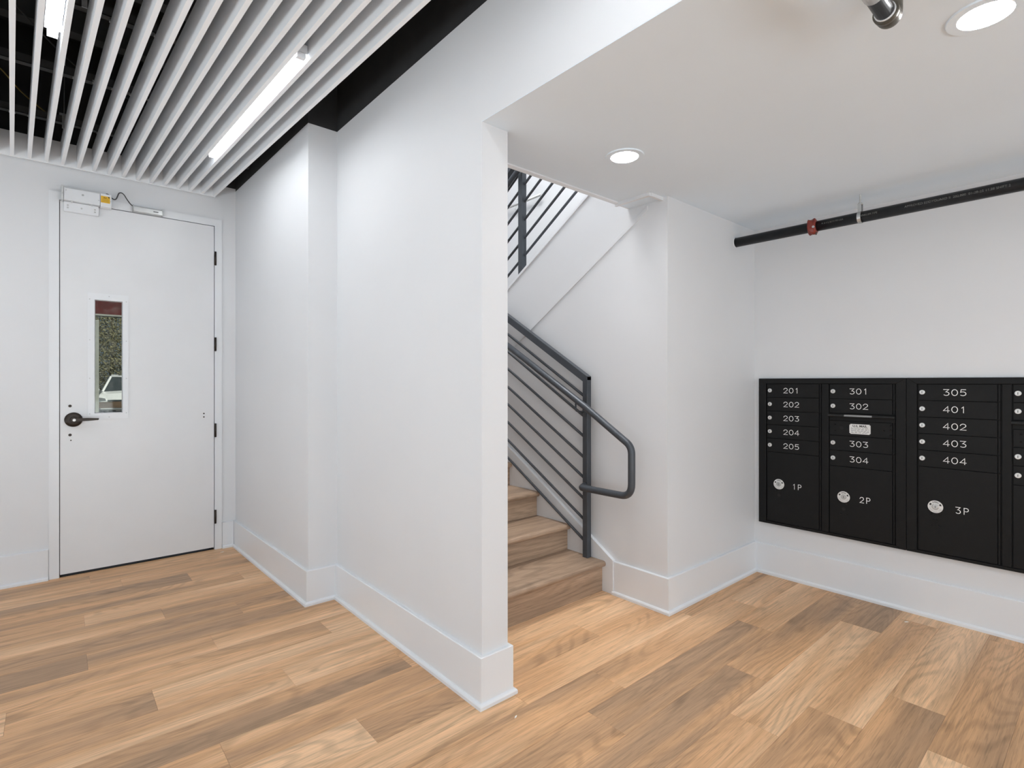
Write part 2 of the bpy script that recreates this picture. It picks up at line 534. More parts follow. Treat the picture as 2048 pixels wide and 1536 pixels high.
# rear and far-left walls of the lobby, with unseen windows added for light
struct(boxes('wall_far_left', [(XL - .1, XL, YR, -2.3, 0, ZT), (XL - .1, XL, 3.5, YD, 0, ZT), (XL - .1, XL, -2.3, 3.5, 0, .2), (XL - .1, XL, -2.3, 3.5, 2.8, ZT)], 'wall'))
w = struct(boxes('window_3', [(XL - .08, XL - .03, -2.3, 3.5, .2, .25), (XL - .08, XL - .03, -2.3, 3.5, 2.75, 2.8)] + [(XL - .08, XL - .03, q, q + .05, .2, 2.8) for q in (-2.3, -.4, 1.5, 3.45)], 'black'))  # unseen window added to bring light in from the left
box('pane', XL - .06, XL - .055, -2.3, 3.5, .2, 2.8, 'glass', w)
struct(boxes('wall_rear', [(XL, -2.9, YR - .12, YR, 0, ZT), (1.0, 1.65, YR - .12, YR, 0, ZT), (3.35, XM, YR - .12, YR, 0, ZT),
                           (-2.9, 1.0, YR - .12, YR, 2.7, ZT), (-2.9, 1.0, YR - .12, YR, 0, .2), (1.65, 3.35, YR - .12, YR, 2.25, ZT), (1.65, 3.35, YR - .12, YR, 0, .45)], 'wall'))
for i, (a, b_, c, d) in enumerate(((-2.9, 1.0, .2, 2.7), (1.65, 3.35, .45, 2.25))):
    w = struct(boxes('window_%d' % (i + 1), [(a, b_, YR - .08, YR - .03, c, c + .05), (a, b_, YR - .08, YR - .03, d - .05, d), (a, a + .05, YR - .08, YR - .03, c, d), (b_ - .05, b_, YR - .08, YR - .03, c, d)]
               + ([(-.98, -.92, YR - .08, YR - .03, c, d)] if i == 0 else []), 'black'))
    box('pane', a, b_, YR - .06, YR - .055, c, d, 'glass', w)

# trim at the end of the stair opening
t = struct(boxes('trim_1', [(2.466, XS, 1.715, 1.935, ZC - .010, ZC)], 'ceil'))
boxes('trim_bead', [(2.458, 2.478, 1.705, 1.940, ZC - .018, ZC), (2.478, XS, 1.700, 1.718, ZC - .018, ZC)], 'trim', t)
t = struct(prism('trim_2', [(1.912, ZC), (1.912, ZC - .006), (1.932, ZC - .012), (1.942, ZC - .003), (1.942, ZC + .02), (1.922, ZC + .02), (1.922, ZC)], XPR, XS, 'x', 'trim'))

# baseboards ------------------------------------------------------------
def offset_line(pts, d):
    n = len(pts); out = []
    for i in range(n):
        p = Vector(pts[i])
        ns_ = []
        if i > 0:
            e = (p - Vector(pts[i - 1])).normalized(); ns_.append(Vector((e.y, -e.x)))
        if i < n - 1:
            e = (Vector(pts[i + 1]) - p).normalized(); ns_.append(Vector((e.y, -e.x)))
        if len(ns_) == 1:
            out.append(p + ns_[0] * d)
        else:
            b_ = (ns_[0] + ns_[1]).normalized()
            out.append(p + b_ * (d / b_.dot(ns_[0])))
    return out

def add_run(bm, pts, prof):
    """sweep profile [(d,z)...] along plan polyline; room lies on the right of travel"""
    rows = []
    for d, z in prof:
        rows.append([bm.verts.new((p.x, p.y, z)) for p in offset_line(pts, d)])
    n = len(prof)
    for j in range(n):
        A, B = rows[j], rows[(j + 1) % n]
        for i in range(len(pts) - 1):
            bm.faces.new((A[i], A[i + 1], B[i + 1], B[i]))
    bm.faces.new([r_[0] for r_ in rows]); bm.faces.new([r_[-1] for r_ in rows][::-1])

BT, BH = .0165, .199
def baseboard(name, pts):
    bm = bmesh.new()
    add_run(bm, pts, [(0, 0), (BT, 0), (BT, BH - .003), (BT - .003, BH), (0, BH)])
    o = struct(mesh_obj(name, bm, 'trim'))
    bm = bmesh.new()
    s = BT + .0135
    add_run(bm, pts, [(BT - .001, 0), (s, 0), (s, .013), (s - .003, .018), (s - .008, .021), (BT - .001, .022)])
    mesh_obj('shoe_moulding', bm, 'trim', o)
    return o
# travelling so that the room is on the right hand
baseboard('baseboard_left', [(XPR, 2.08), (XPR, YP), (XP, YP), (XP, YJ), (XJ0, YJ), (XJ1, YD - .0)][::-1][0:6][::-1] and
          [(XJ1, YD - .002), (XJ0, YJ), (XP, YJ), (XP, YP), (XPR, YP), (XPR, 2.08)])
baseboard('baseboard_back', [(XL, YD), (DX0 - .002, YD)])
baseboard('baseboard_back_right', [(DX1 + .002, YD), (XJ1 - .018, YD)])
baseboard('baseboard_right', [(XS, 2.040), (XS, YA), (XM, YA), (XM, YR)])

# ------------------------------------------------------------------ door
d1 = bpy.data.objects.new('door_1', None); C.objects.link(d1); d1.location = (.487, YD, 0)
struct(d1, 'white hollow metal door with narrow glass lite and bronze lever')
LX0, LX1, LZ0, LZ1 = .0375, .9375, .018, 2.477   # leaf
FY = YD - .012
boxes('frame', [(DX0, LX0 - .004, FY, YD + .12, 0, DZ), (LX1 + .004, DX1, FY, YD + .12, 0, DZ), (LX0 - .004, LX1 + .004, FY, YD + .12, LZ1 + .0045, DZ)], 'trim', d1)
boxes('door_stop', [(LX0 - .004, LX0 + .012, FY + .056, YD + .1, 0, LZ1), (LX1 - .012, LX1 + .004, FY + .056, YD + .1, 0, LZ1), (LX0, LX1, FY + .056, YD + .1, LZ1 - .012, LZ1 + .005)], 'bronze', d1)
GX0, GX1, GZ0, GZ1 = .213, .3735, 1.070, 1.847   # glass
lf0, lf1 = FY + .004, FY + .048
leaf = boxes('leaf', [(LX0, GX0, lf0, lf1, LZ0, LZ1), (GX1, LX1, lf0, lf1, LZ0, LZ1), (GX0, GX1, lf0, lf1, LZ0, GZ0), (GX0, GX1, lf0, lf1, GZ1, LZ1)], 'door', d1)
bm = bmesh.new()
def rect(x0, x1, z0, z1, yy):
    return [bm.verts.new(p) for p in ((x0, yy, z0), (x1, yy, z0), (x1, yy, z1), (x0, yy, z1))]
R = [rect(.178, .403, 1.033, 1.888, lf0), rect(.178, .403, 1.033, 1.888, lf0 - .005), rect(GX0 + .003, GX1 - .003, GZ0 + .003, GZ1 - .003, lf0 - .005),
     rect(GX0 + .008, GX1 - .007, GZ0 + .007, GZ1 - .007, lf0 + .018), rect(GX0 - .001, GX1 + .001, GZ0 - .001, GZ1 + .001, lf0 + .018)]
for A_, B_ in zip(R, R[1:]):
    for i in range(4):
        bm.faces.new((A_[i], A_[(i + 1) % 4], B_[(i + 1) % 4], B_[i]))
lite = mesh_obj('lite_frame', bm, 'trim', d1)
for x, z in [(.19, 1.845), (.19, 1.57), (.19, 1.31), (.19, 1.07), (.391, 1.845), (.391, 1.57), (.391, 1.31), (.391, 1.07), (.295, 1.872), (.295, 1.045)]:
    disc('screw', (x, lf0 - .005, z), .0035, (0, -1, 0), .0012, 'steel', lite, 10)
gl_ = box('glass_pane', GX0 + .004, GX1 - .004, lf0 + .018, lf0 + .024, GZ0 + .003, GZ1 - .003, 'glass', d1)
# lever set
lev = thing_parent = bpy.data.objects.new('lever_set', bpy.data.meshes.new('lever_set'))
bpy.data.objects.remove(lev)
bm = bmesh.new()
c = Vector((.106, lf0, 1.035))
add_tube(bm, [c, c + Vector((0, -.006, 0)), c + Vector((0, -.014, 0)), c + Vector((0, -.017, 0))], [.048, .048, .044, .030], 32)
rose = mesh_obj('lever_rose', bm, 'bronze', d1, True)
bm = bmesh.new()
add_tube(bm, [c + Vector((0, -.015, 0)), c + Vector((0, -.058, 0)), c + Vector((0, -.062, 0))], [.021, .0195, .016], 24)
add_box(bm, .106, .180, YD - .075, YD - .058, 1.0265, 1.0455)
add_prism(bm, [(.180, 1.0265), (.232, 1.030), (.236, 1.033), (.236, 1.042), (.180, 1.0455)], YD - .075, YD - .060, 'y')
lever = mesh_obj('lever_handle', bm, 'bronze', d1)
disc('key_cylinder', (.108, YD - .0745, 1.035), .0085, (0, -1, 0), .002, 'chrome', lever, 20)
for x, z, r_ in ((.088, 1.126, .009), (.088, .934, .009), (.0925, .898, .004), (.869, 1.046, .0055), (.869, 1.020, .0055)):
    disc('bolt_cover', (x, lf0, z), r_, (0, -1, 0), .0018, 'bronze', leaf, 16)
for z in (2.232, 1.574, .915, .253):
    bm = bmesh.new()
    add_tube(bm, [(.9455, FY - .006, z - .052), (.9455, FY - .006, z + .052)], .0075, 12)
    for q in (-.02, .0, .02):
        pass
    h = mesh_obj('hinge', bm, 'bronze', d1, True)
# magnetic lock with armature plate
ml = thing('magnetic_lock', 'white magnetic door lock with yellow sticker above the door', 'door lock', (.18, 4.55, 2.47))
y0, y1 = 4.523, FY
box('housing', .0555, .243, y0, y1, 2.474, 2.552, 'trim', ml, .0015)
box('top_rail', .0555, .243, y0 + .012, y1, 2.552, 2.562, 'alu', ml, .001)
box('end_bracket', .0425, .0545, y0 - .004, y1, 2.470, 2.566, 'alu', ml, .0015)
cap = box('wiring_cover', .2445, .305, y0 - .004, y1, 2.468, 2.556, 'trim', ml, .002)
stk = box('warning_sticker', .2465, .2955, y0 - .0052, y0 - .004, 2.495, 2.540, 'yellow', ml)
boxes('sticker_print', [(.262, .267, y0 - .006, y0 - .0052, 2.525, 2.531), (.271, .276, y0 - .006, y0 - .0052, 2.525, 2.531), (.286, .294, y0 - .006, y0 - .0052, 2.531, 2.538)], 'print', stk)
for i in range(3):
    box('sticker_print', .254, .288, y0 - .006, y0 - .0052, 2.517 - i * .007, 2.5185 - i * .007, 'wire', stk)
arm = box('armature_plate', .056, .236, FY - .022, lf0, 2.408, 2.472, 'trim', ml, .0015)
for x, z in ((.076, 2.448), (.076, 2.432), (.147, 2.440), (.217, 2.446), (.217, 2.430)):
    disc('screw', (x, FY - .022, z), .0052, (0, -1, 0), .002, 'steel', arm, 14)
for x in (.096, .200):
    disc('stud', (x, y0 + .006, 2.466), .006, (0, -1, 0), .004, 'steel', ml, 14)
for x, z, r_ in ((.067, 2.536, .003), (.152, 2.522, .0062), (.236, 2.506, .003), (.0485, 2.512, .003), (.300, 2.510, .0025)):
    disc('screw', (x, y0 if x > .055 else y0 - .004, z), r_, (0, -1, 0), .0055 if x > .29 else .002, 'steel', ml, 14)
cab = tube('cable', smooth_path([(.270, 4.532, 2.552), (.280, 4.532, 2.561), (.292, 4.531, 2.556), (.305, 4.532, 2.541), (.318, 4.535, 2.534), (.330, 4.537, 2.540), (.338, 4.539, 2.560), (.346, 4.54, 2.583),
                                 (.360, 4.541, 2.590), (.375, 4.542, 2.580), (.390, 4.545, 2.556), (.405, 4.549, 2.535), (.418, 4.553, 2.522), (.430, 4.556, 2.517)]), .0036, 'cable', ml, 10)
# request-to-exit tube
rt = thing('exit_sensor_tube', 'grey aluminium tube sensor fixed on the door head', 'sensor', (.52, 4.56, 2.48))
prism('body', [(4.545, 2.484), (FY, 2.482), (FY, 2.526), (4.556, 2.525), (4.546, 2.517)], .430, .606, 'x', 'alu', rt, .003)
box('end_cap', .424, .431, 4.545, FY, 2.481, 2.527, 'steel', rt, .002)
box('end_cap', .596, .603, 4.5435, FY, 2.481, 2.527, 'steel', rt, .002)
box('printed_mark', .545, .575, 4.5443, 4.5447, 2.497, 2.503, 'cable', rt)
box('door_gap_shade', LX0, LX1, YD + .0, YD + .11, -.005, .004, 'bronze', d1)  # dark strip put in as the shade under the door leaf

# ------------------------------------------------------------------ slat ceiling
sc_ = thing('slat_ceiling', 'suspended ceiling of long white slats above the door side', 'slatted ceiling', (.3, 3.0, 2.7))
SY0, SY1 = -3.8, 4.556
SK = -.0425
SX = lambda k, y: -.192 + .0803 * k + SK * (y - 4.57)
ZS, SH, ST = 2.703, .150, .0195
bm = bmesh.new()
L_ = SY1 - SY0
def slat_mesh():
    bm = bmesh.new()
    w0 = ST / 2
    a = [bm.verts.new(p) for p in ((-w0, 0, 0), (w0, 0, 0), (w0, 0, SH), (-w0, 0, SH))]
    b_ = [bm.verts.new((v.co.x - SK * L_, -L_, v.co.z)) for v in a]
    bm.faces.new(a); bm.faces.new(b_[::-1])
    for i in range(4):
        bm.faces.new((a[i], b_[i], b_[(i + 1) % 4], a[(i + 1) % 4]))
    bmesh.ops.recalc_face_normals(bm, faces=bm.faces)
    me = bpy.data.meshes.new('slat'); bm.to_mesh(me); bm.free()
    me.materials.append(M['slat'])
    return me
sm = slat_mesh()
for k in range(14, -24, -1):
    o = bpy.data.objects.new('slat', sm)
    C.objects.link(o); o.parent = sc_
    o.matrix_parent_inverse = Matrix.Translation(-Vector(sc_.location))
    o.location = (SX(k, SY1), SY1, ZS)
box('end_trim', SX(-24, SY1), SX(14, SY1) + ST / 2, SY1 - .001, SY1 + .019, ZS - .004, ZS + SH, 'slat', sc_)
for yy, hz in ((4.235, 0), (3.56, 0), (2.88, 0), (2.2, 0), (1.5, 0), (.5, 0)):
    bm = bmesh.new()
    x0, x1 = -2.2, 1.14
    z = ZS + SH + .003
    add_box(bm, x0, x1, yy - .02, yy + .02, z, z + .003)
    add_box(bm, x0, x1, yy - .02, yy - .017, z, z + .04)
    add_box(bm, x0, x1, yy + .017, yy + .02, z, z + .04)
    mesh_obj('cross_channel', bm, 'channel', sc_)
# slat clips and hanger straps
def clip(k, y, z=ZS + SH):
    x = SX(k, y)
    bm = bmesh.new()
    add_box(bm, x - .014, x + .014, y - .008, y + .008, z - .004, z + .010)
    mesh_obj('slat_clip', bm, 'steel', sc_)
for k, y in ((3, 3.55), (4, 3.54), (5, 3.55), (6, 3.56), (1, 4.23), (3, 4.235), (5, 4.24), (7, 3.56), (8, 3.55), (6, 2.88), (4, 2.89), (8, 2.88), (9, 2.2), (0, 4.235)):
    clip(k, y)
def hanger(name, x, y, z0, z1):
    bm = bmesh.new()
    add_box(bm, x - .009, x + .009, y - .002, y + .002, z0, z1)
    add_box(bm, x - .022, x + .022, y - .004, y + .004, z1 - .012, z1)
    add_tube(bm, [(x, y, z1), (x + .01, y + .01, ZT)], .0025, 6)
    mesh_obj(name, bm, 'steel', sc_)
hanger('hanger_strap', .0525, 4.20, 2.815, 2.905)
hanger('hanger_strap', .098, 2.76, 2.80, 2.90)
# things in the dark ceiling void
w1 = tag(tube('ceiling_wire', smooth_path([(-.9, 3.2, 3.24), (-.45, 3.75, 3.08), (-.23, 4.05, 3.02), (-.14, 4.22, 2.98), (-.02, 4.40, 2.955), (.1, 4.58, 2.95)]), .0035, 'wire', None, 8),
         'thin yellow wire hanging slack above the white ceiling slats', 'wire')
w2 = tag(tube('thin_cable', smooth_path([(-.35, 3.2, 3.2), (-.1, 3.7, 3.16), (.15, 4.1, 3.14), (.5, 4.5, 3.2)]), .004, 'channel', None, 8),
         'thin grey cable looping in the dark void over the slats', 'cable')
for i, (yy, lab) in enumerate(((3.95, 'dark joist nearest the door wall in the void over the slats'), (3.35, 'second dark joist from the door wall in the void over the slats'), (2.75, 'third dark joist from the door wall in the void over the slats'))):
    bm = bmesh.new()
    add_box(bm, XL, XP, yy - .04, yy + .04, 3.27, 3.285)
    add_box(bm, XL, XP, yy - .012, yy + .012, 3.285, ZT)
    o = tag(mesh_obj('joist', bm, 'channel'), lab, 'joist', 'joists in the ceiling void')
o = tag(disc('cable_box_cover', (.36, 3.05, 3.2), .032, (0, 0, 1), .012, 'trim'), 'small round white cover up in the dark ceiling void', 'cover plate')
bm = bmesh.new(); add_tube(bm, [(.36, 3.05, 3.21), (.36, 3.05, ZT)], .01, 8)
mesh_obj('stem', bm, 'channel', o)

# linear lamps between the slats
def linear(k, y0, y1, label, zb=ZS + .004):
    t = thing('linear_lamp', label, 'ceiling lamp', (SX(k + .5, y1), y1, zb), 'linear lamps between the slats')
    def seg(name, w, z0, z1, ya, yb, mt):
        xa, xb = SX(k + .5, ya), SX(k + .5, yb)
        bm = bmesh.new()
        a = [bm.verts.new((xa + s * w / 2, ya, z)) for s, z in ((-1, z0), (1, z0), (1, z1), (-1, z1))]
        c_ = [bm.verts.new((xb + s * w / 2, yb, z)) for s, z in ((-1, z0), (1, z0), (1, z1), (-1, z1))]
        bm.faces.new(a); bm.faces.new(c_[::-1])
        for i in range(4):
            bm.faces.new((a[i], c_[i], c_[(i + 1) % 4], a[(i + 1) % 4]))
        return mesh_obj(name, bm, mt, t)
    seg('housing', .052, zb + .022, zb + .060, y0, y1 - .02, 'trim')
    seg('lens', .033, zb, zb + .022, y0 + .022, y1, 'lin')
    seg('end_cap', .036, zb - .001, zb + .024, y0, y0 + .022, 'trim')
    return t
linear(11, 2.365, 3.79, 'bright linear lamp between the slats beside the dark wall band')
linear(1, 1.45, 2.90, 'linear lamp cut by the top edge of the photo, left among the slats')
for k, y0, lab in ((-9, 2.365, 'added linear lamp further left along the door wall, out of frame'), (-19, 1.45, 'leftmost added linear lamp of the front row, out of frame'),
                   (11, -.25, 'added linear lamp overhead beside the header, out of frame'), (1, -1.2, 'added linear lamp just behind the viewpoint, out of frame'),
                   (-9, -.25, 'added linear lamp left of the viewpoint, out of frame'), (-19, -1.2, 'added linear lamp behind and far left, out of frame'),
                   (11, -2.9, 'rearmost added linear lamp beside the header, out of frame'), (-9, -2.9, 'rearmost added linear lamp by the shopfront, out of frame')):
    linear(k, y0, y0 + 1.425, lab)  # unseen lamps added to light floor and walls more evenly

# ------------------------------------------------------------------ downlights
def downlight(x, y, label):
    t = thing('downlight', label, 'downlight', (x, y, ZC), 'round recessed downlights in the low ceiling')
    ring('trim_ring', (x, y, ZC), .061, .088, (0, 0, -1), .005, 'ceil', t, 48)
    disc('lens', (x, y, ZC - .0015), .061, (0, 0, -1), .0015, 'dwn', t, 48)
downlight(1.984, 1.508, 'small round downlight nearest the stair railing')
downlight(1.984, .262, 'large round downlight cut by the top right corner of the photo')
downlight(1.984, -1.0, 'added round downlight behind the viewpoint')  # this and the next ones are unseen, added to brighten the alcove
downlight(1.984, -2.3, 'added round downlight rearmost of the row, out of frame')
downlight(3.0, -.9, 'added round downlight behind near the mailbox wall, out of frame')

# ------------------------------------------------------------------ staircase
st = thing('staircase', 'oak plank stairs climbing behind the white pier wall', 'staircase', (2.0, 2.1, 0))
RY = [2.117 + .2925 * i for i in range(9)]
TZ = [.187 + .1675 * i for i in range(8)]
XT = XS - .023
for i in range(8):
    zt = TZ[i]; zb_ = TZ[i - 1] if i else 0
    box('riser', XPR + .001, XT, RY[i], RY[i] + .018, zb_ - (.03 if i else 0), zt - .03, 'stair', st)
    th = .034
    yb = RY[i + 1] + .012 if i < 7 else 5.298
    nose = [(RY[i] - .028 + .017 - .017 * math.sin(a), zt - .017 + .017 * math.cos(a)) for a in [PI * q / 8 for q in range(9)]]
    pts = [(yb, zt)] + nose + [(yb, zt - th)]
    bm = bmesh.new()
    add_prism(bm, pts, XPR + .001, XT + .001, 'x')
    # return of the rounded nosing at the wall end
    o = mesh_obj('tread', bm, 'stair', st)
SKT = lambda y: .201 + .617 * (y - 2.040)
prism('skirt_board', [(2.040, 0), (2.040, .201), (4.6, SKT(4.6)), (4.6, 0)], XS - .022, XS - .0005, 'x', 'trim', st)
prism('skirt_cap', [(2.034, 0), (2.034, .204), (4.6, SKT(4.6) + .006), (4.6, SKT(4.6) - .012), (2.046, .188), (2.046, 0)], XS - .024, XS - .0005, 'x', 'trim', st)

# lower railing ----------------------------------------------------------
rl = thing('stair_railing', 'slate grey steel railing with tubular handrail on the lower stairs', 'railing', (2.537, 2.22, .187))
RX = 2.537; PY0, PY1 = 2.200, 2.238; RS = .592
box('post', RX - .019, RX + .019, PY0, PY1, TZ[0], 1.318, 'rail', rl, .0015)
box('post', RX - .019, RX + .019, PY0 + 2.05, PY1 + 2.05, TZ[6], 1.318 + RS * 2.05, 'rail', rl, .0015)
prism('top_rail', [(PY0, 1.2965), (PY0, 1.3195), (PY1 + 2.05, 1.3195 + RS * (PY1 + 2.05 - PY0)), (PY1 + 2.05, 1.2660 + RS * (PY1 + 2.05 - PY0)), (PY1, 1.2660 + RS * .04)], RX - .0195, RX + .0195, 'x', 'rail', rl, .001)
for z in (1.2045, 1.077, .949, .817, .6886, .557, .4265, .296):
    tube('bar', [(RX, PY1 - .004, z - .012), (RX, PY1 + 2.02, z - .012 + .594 * 2.02)], .0090, 'rail', rl, 10)
hx = 2.452
HP = round_path([(hx, 4.30, 1.132 + .5635 * (4.30 - 2.155)), (hx, 2.155, 1.132), (hx, 1.815, .9225), (hx, 1.815, .640), (hx, 2.185, .638), (RX - .018, 2.222, .638)], [.5, .075, .075, .02], 8)
hr = tube('handrail', HP, .0205, 'rail', rl, 20)
tube('bracket', round_path([(hx, 2.235, 1.160), (hx, 2.235, 1.105), (RX - .02, 2.225, 1.098)], .018), .0055, 'rail', hr, 10)
box('bracket_plate', RX - .026, RX - .019, 2.205, 2.233, 1.078, 1.118, 'rail', hr)

# upper railing ------------------------------------------------------------
ru = thing('stair_railing', 'dark grey railing bars on the upper flight seen above the stair wall', 'railing', (2.64, 2.93, 2.05))
UX = 2.638; US = .648
UB = lambda y, z0: z0 + US * (2.910 - y)
box('post', UX - .022, UX + .022, 2.915, 2.960, TOPZ(2.94) - .06, 3.05, 'rail', ru, .0015)
for j, z0 in enumerate((2.227, 2.358, 2.492, 2.628, 2.754, 2.885)):
    tube('bar', [(UX + .006, 4.5, UB(4.5, z0)), (UX + .006, 1.3, UB(1.3, z0))], .0095, 'rail', ru, 10)
tube('handrail', [(UX - .055, 4.5, UB(4.5, 2.846)), (UX - .055, 1.3, UB(1.3, 2.846))], .019, 'rail', ru, 16)
tube('bracket', round_path([(UX - .055, 2.85, UB(2.85, 2.83)), (UX - .055, 2.88, 2.83), (UX - .01, 2.93, 2.83)], .02), .006, 'rail', ru, 8)
prism('top_rail', [(4.5, UB(4.5, 2.98)), (4.5, UB(4.5, 3.02)), (1.3, UB(1.3, 3.02)), (1.3, UB(1.3, 2.98))], UX - .02, UX + .02, 'x', 'rail', ru)
wr = thing('wall_handrail', 'pale handrail on the far stairwell wall seen between the railing bars', 'handrail', (3.6, 4.0, 3.0))
tube('rail_tube', [(3.585, 4.9, 3.092), (3.585, 3.72, 3.102)], .013, 'alu', wr, 12)
for yy in (4.1, 4.7):
    tube('bracket', round_path([(3.585, yy, 3.09), (3.585, yy, 3.05), (XM, yy, 3.04)], .015), .006, 'alu', wr, 8)

# ------------------------------------------------------------------ mailboxes
FXm = 3.617        # front of the surround
DXm = 3.622        # front of the doors
STROKE = {
 '0': [[(.5 + .46 * math.cos(a), .5 + .5 * math.sin(a)) for a in [2 * PI * q / 28 for q in range(29)]]],
 '1': [[(.30, .80), (.56, 1.0), (.56, 0)]],
 '2': [[(.06, .72)] + [(.5 + .42 * math.cos(a), .71 + .29 * math.sin(a)) for a in [PI * (1 - q / 10) for q in range(1, 13)]] + [(.04, 0), (.96, 0)]],
 '3': [[(.06, 1.0), (.90, 1.0), (.42, .60)] + [(.48 + .46 * math.cos(a), .30 + .30 * math.sin(a)) for a in [PI * (.5 - q / 10 * 1.28) for q in range(0, 11)]]],
 '4': [[(.74, 0), (.74, 1.0), (.02, .28), (.98, .28)]],
 '5': [[(.90, 1.0), (.20, 1.0), (.12, .56)] + [(.46 + .48 * math.cos(a), .32 + .32 * math.sin(a)) for a in [PI * (.70 - q / 10 * 1.45) for q in range(0, 11)]]],
 'P': [[(.10, 0), (.10, 1.0), (.55, 1.0)] + [(.55 + .36 * math.cos(a), .73 + .27 * math.sin(a)) for a in [PI * (.5 - q / 8) for q in range(1, 9)]] + [(.10, .46)]],
}
def add_ribbon(bm, pts, w, fn):
    P = [Vector(p) for p in pts]
    Lr, Rr = [], []
    n = len(P)
    closed = (P[0] - P[-1]).length < 1e-6
    for i in range(n):
        if closed:
            a = P[(i - 1) % (n - 1)]; b_ = P[(i + 1) % (n - 1)] if i < n - 1 else P[1]
            d0 = (P[i] - a); d1_ = (b_ - P[i])
        else:
            d0 = P[i] - P[i - 1] if i else P[1] - P[0]
            d1_ = P[i + 1] - P[i] if i < n - 1 else P[i] - P[i - 1]
        d0.normalize(); d1_.normalize()
        t = (d0 + d1_).normalized() if (d0 + d1_).length > 1e-6 else d0
        nn = Vector((-t.y, t.x))
        m_ = w / 2 / max(.5, nn.dot(Vector((-d0.y, d0.x))))
        e = Vector((0, 0))
        if not closed and i == 0: e = -d1_ * w * .4
        if not closed and i == n - 1: e = d0 * w * .4
        Lr.append(bm.verts.new(fn(*(P[i] + nn * m_ + e)))); Rr.append(bm.verts.new(fn(*(P[i] - nn * m_ + e))))
    for i in range(n - 1):
        bm.faces.new((Lr[i], Lr[i + 1], Rr[i + 1], Rr[i]))

def number(txt, yc, zc, h, cw, gap, parent, x=None, w=.0033):
    """engraved numerals; reading direction is -Y"""
    bm = bmesh.new()
    tot = len(txt) * cw + (len(txt) - 1) * gap
    u0 = -tot / 2
    xx = (DXm - .0006) if x is None else x
    for ch in txt:
        for s in STROKE[ch]:
            add_ribbon(bm, [(u0 + p[0] * cw, (p[1] - .5) * h) for p in s], w, lambda u, v: (xx, yc - u, zc + v))
        u0 += cw + gap
    return mesh_obj('number', bm, 'ink', parent)

def cam_lock(y, z, parent, r=.0128):
    bm = bmesh.new()
    add_tube(bm, [(DXm, y, z), (DXm - .0035, y, z), (DXm - .005, y, z)], [r, r, r * .82], 24)
    l = mesh_obj('lock', bm, 'chrome', parent)
    boxes('lock', [(DXm - .0056, DXm - .0049, y - .0012, y + .0012, z - .006, z + .006)], 'print', parent)
    return l

def door_leaf(name, ya, yb, za, zb_, parent):
    g = .0016
    # leaf with a shallow hinge step along the right hand edge
    bm = bmesh.new()
    add_box(bm, DXm, DXm + .010, yb + .014, ya - g, za + g, zb_ - g)
    add_box(bm, DXm + .003, DXm + .010, yb + g, yb + .011, za + g, zb_ - g)
    bmesh.ops.bevel(bm, geom=bm.edges[:], offset=.0008, segments=1, affect='EDGES')
    return mesh_obj(name, bm, 'box', parent)

def letter_door(ya, yb, za, zb_, txt, parent):
    d = door_leaf('letter_door', ya, yb, za, zb_, parent)
    zc = (za + zb_) / 2
    cam_lock(ya - .019, zc, d)
    if txt:
        number(txt, (ya + yb) / 2 + .012, zc, .0315, .0262, .0085, d)
    return d

def parcel_door(ya, yb, za, zb_, txt, zl, parent, screw=False):
    d = door_leaf('parcel_door', ya, yb, za, zb_, parent)
    yl = ya - .077
    bm = bmesh.new()
    seg = 40
    disc('lock_plate', (DXm, yl, zl), .0335, (-1, 0, 0), .0016, 'label', d, 40)
    bm = bmesh.new()
    add_tube(bm, [(DXm - .0016, yl, zl), (DXm - .005, yl, zl), (DXm - .006, yl, zl)], [.0155, .0145, .012], 24)
    mesh_obj('lock', bm, 'steel', d)
    boxes('keyway', [(DXm - .0066, DXm - .006, yl - .0012, yl + .0012, zl - .006, zl + .006)], 'print', d)
    def arc(u, v):   # lettering bent around the lock
        a = PI / 2 - u / .0245; r_ = .0245 + v
        return (DXm - .0019, yl - r_ * math.cos(a), zl + r_ * math.sin(a))
    print_text('ring_lettering', 'OPEN', .0108, arc, 'print', d, 1.0, .0002)
    for s in (-1, 1):
        bm = bmesh.new()
        aa = [PI / 2 + s * q for q in (.88, 1.28)]
        rr = (.0205, .0285)
        add_prism(bm, [(yl - r_ * math.cos(a), zl + r_ * math.sin(a)) for a, r_ in ((aa[0], rr[0]), (aa[0], rr[1]), (aa[1], rr[1]), (aa[1], rr[0]))], DXm - .0022, DXm - .0016, 'x')
        mesh_obj('ring_arrow', bm, 'print', d)
    bm = bmesh.new()
    for r_ in (.0285, .0235):
        for q in range(13):
            a0 = PI * 1.08 + q * PI * .84 / 13
            a1 = a0 + PI * .84 / 13 * (.75 if q % 4 else .45)
            add_prism(bm, [(yl - ri * math.cos(a), zl + ri * math.sin(a)) for a, ri in ((a0, r_), (a0, r_ + .0012), (a1, r_ + .0012), (a1, r_))], DXm - .0020, DXm - .0016, 'x')
    mesh_obj('small_print', bm, 'smallprint', d)
    for dy, dz in ((.016, -.0405), (-.016, -.0405), (.016, -.104), (-.016, -.104)):
        disc('rivet', (DXm, yl + dy, zl + dz), .004, (-1, 0, 0), .003, 'box', d, 12, .0025)
    disc('key_hole', (DXm, yl, zl - .073), .0098, (-1, 0, 0), .0005, 'boxdark', d, 20)
    if screw:
        disc('service_lock', (DXm, yl, zl - .073), .0085, (-1, 0, 0), .003, 'box', d, 20)
    if txt:
        number(txt, yl - .112, zl - .003, .0325, .0215, .0115, d)
    return d

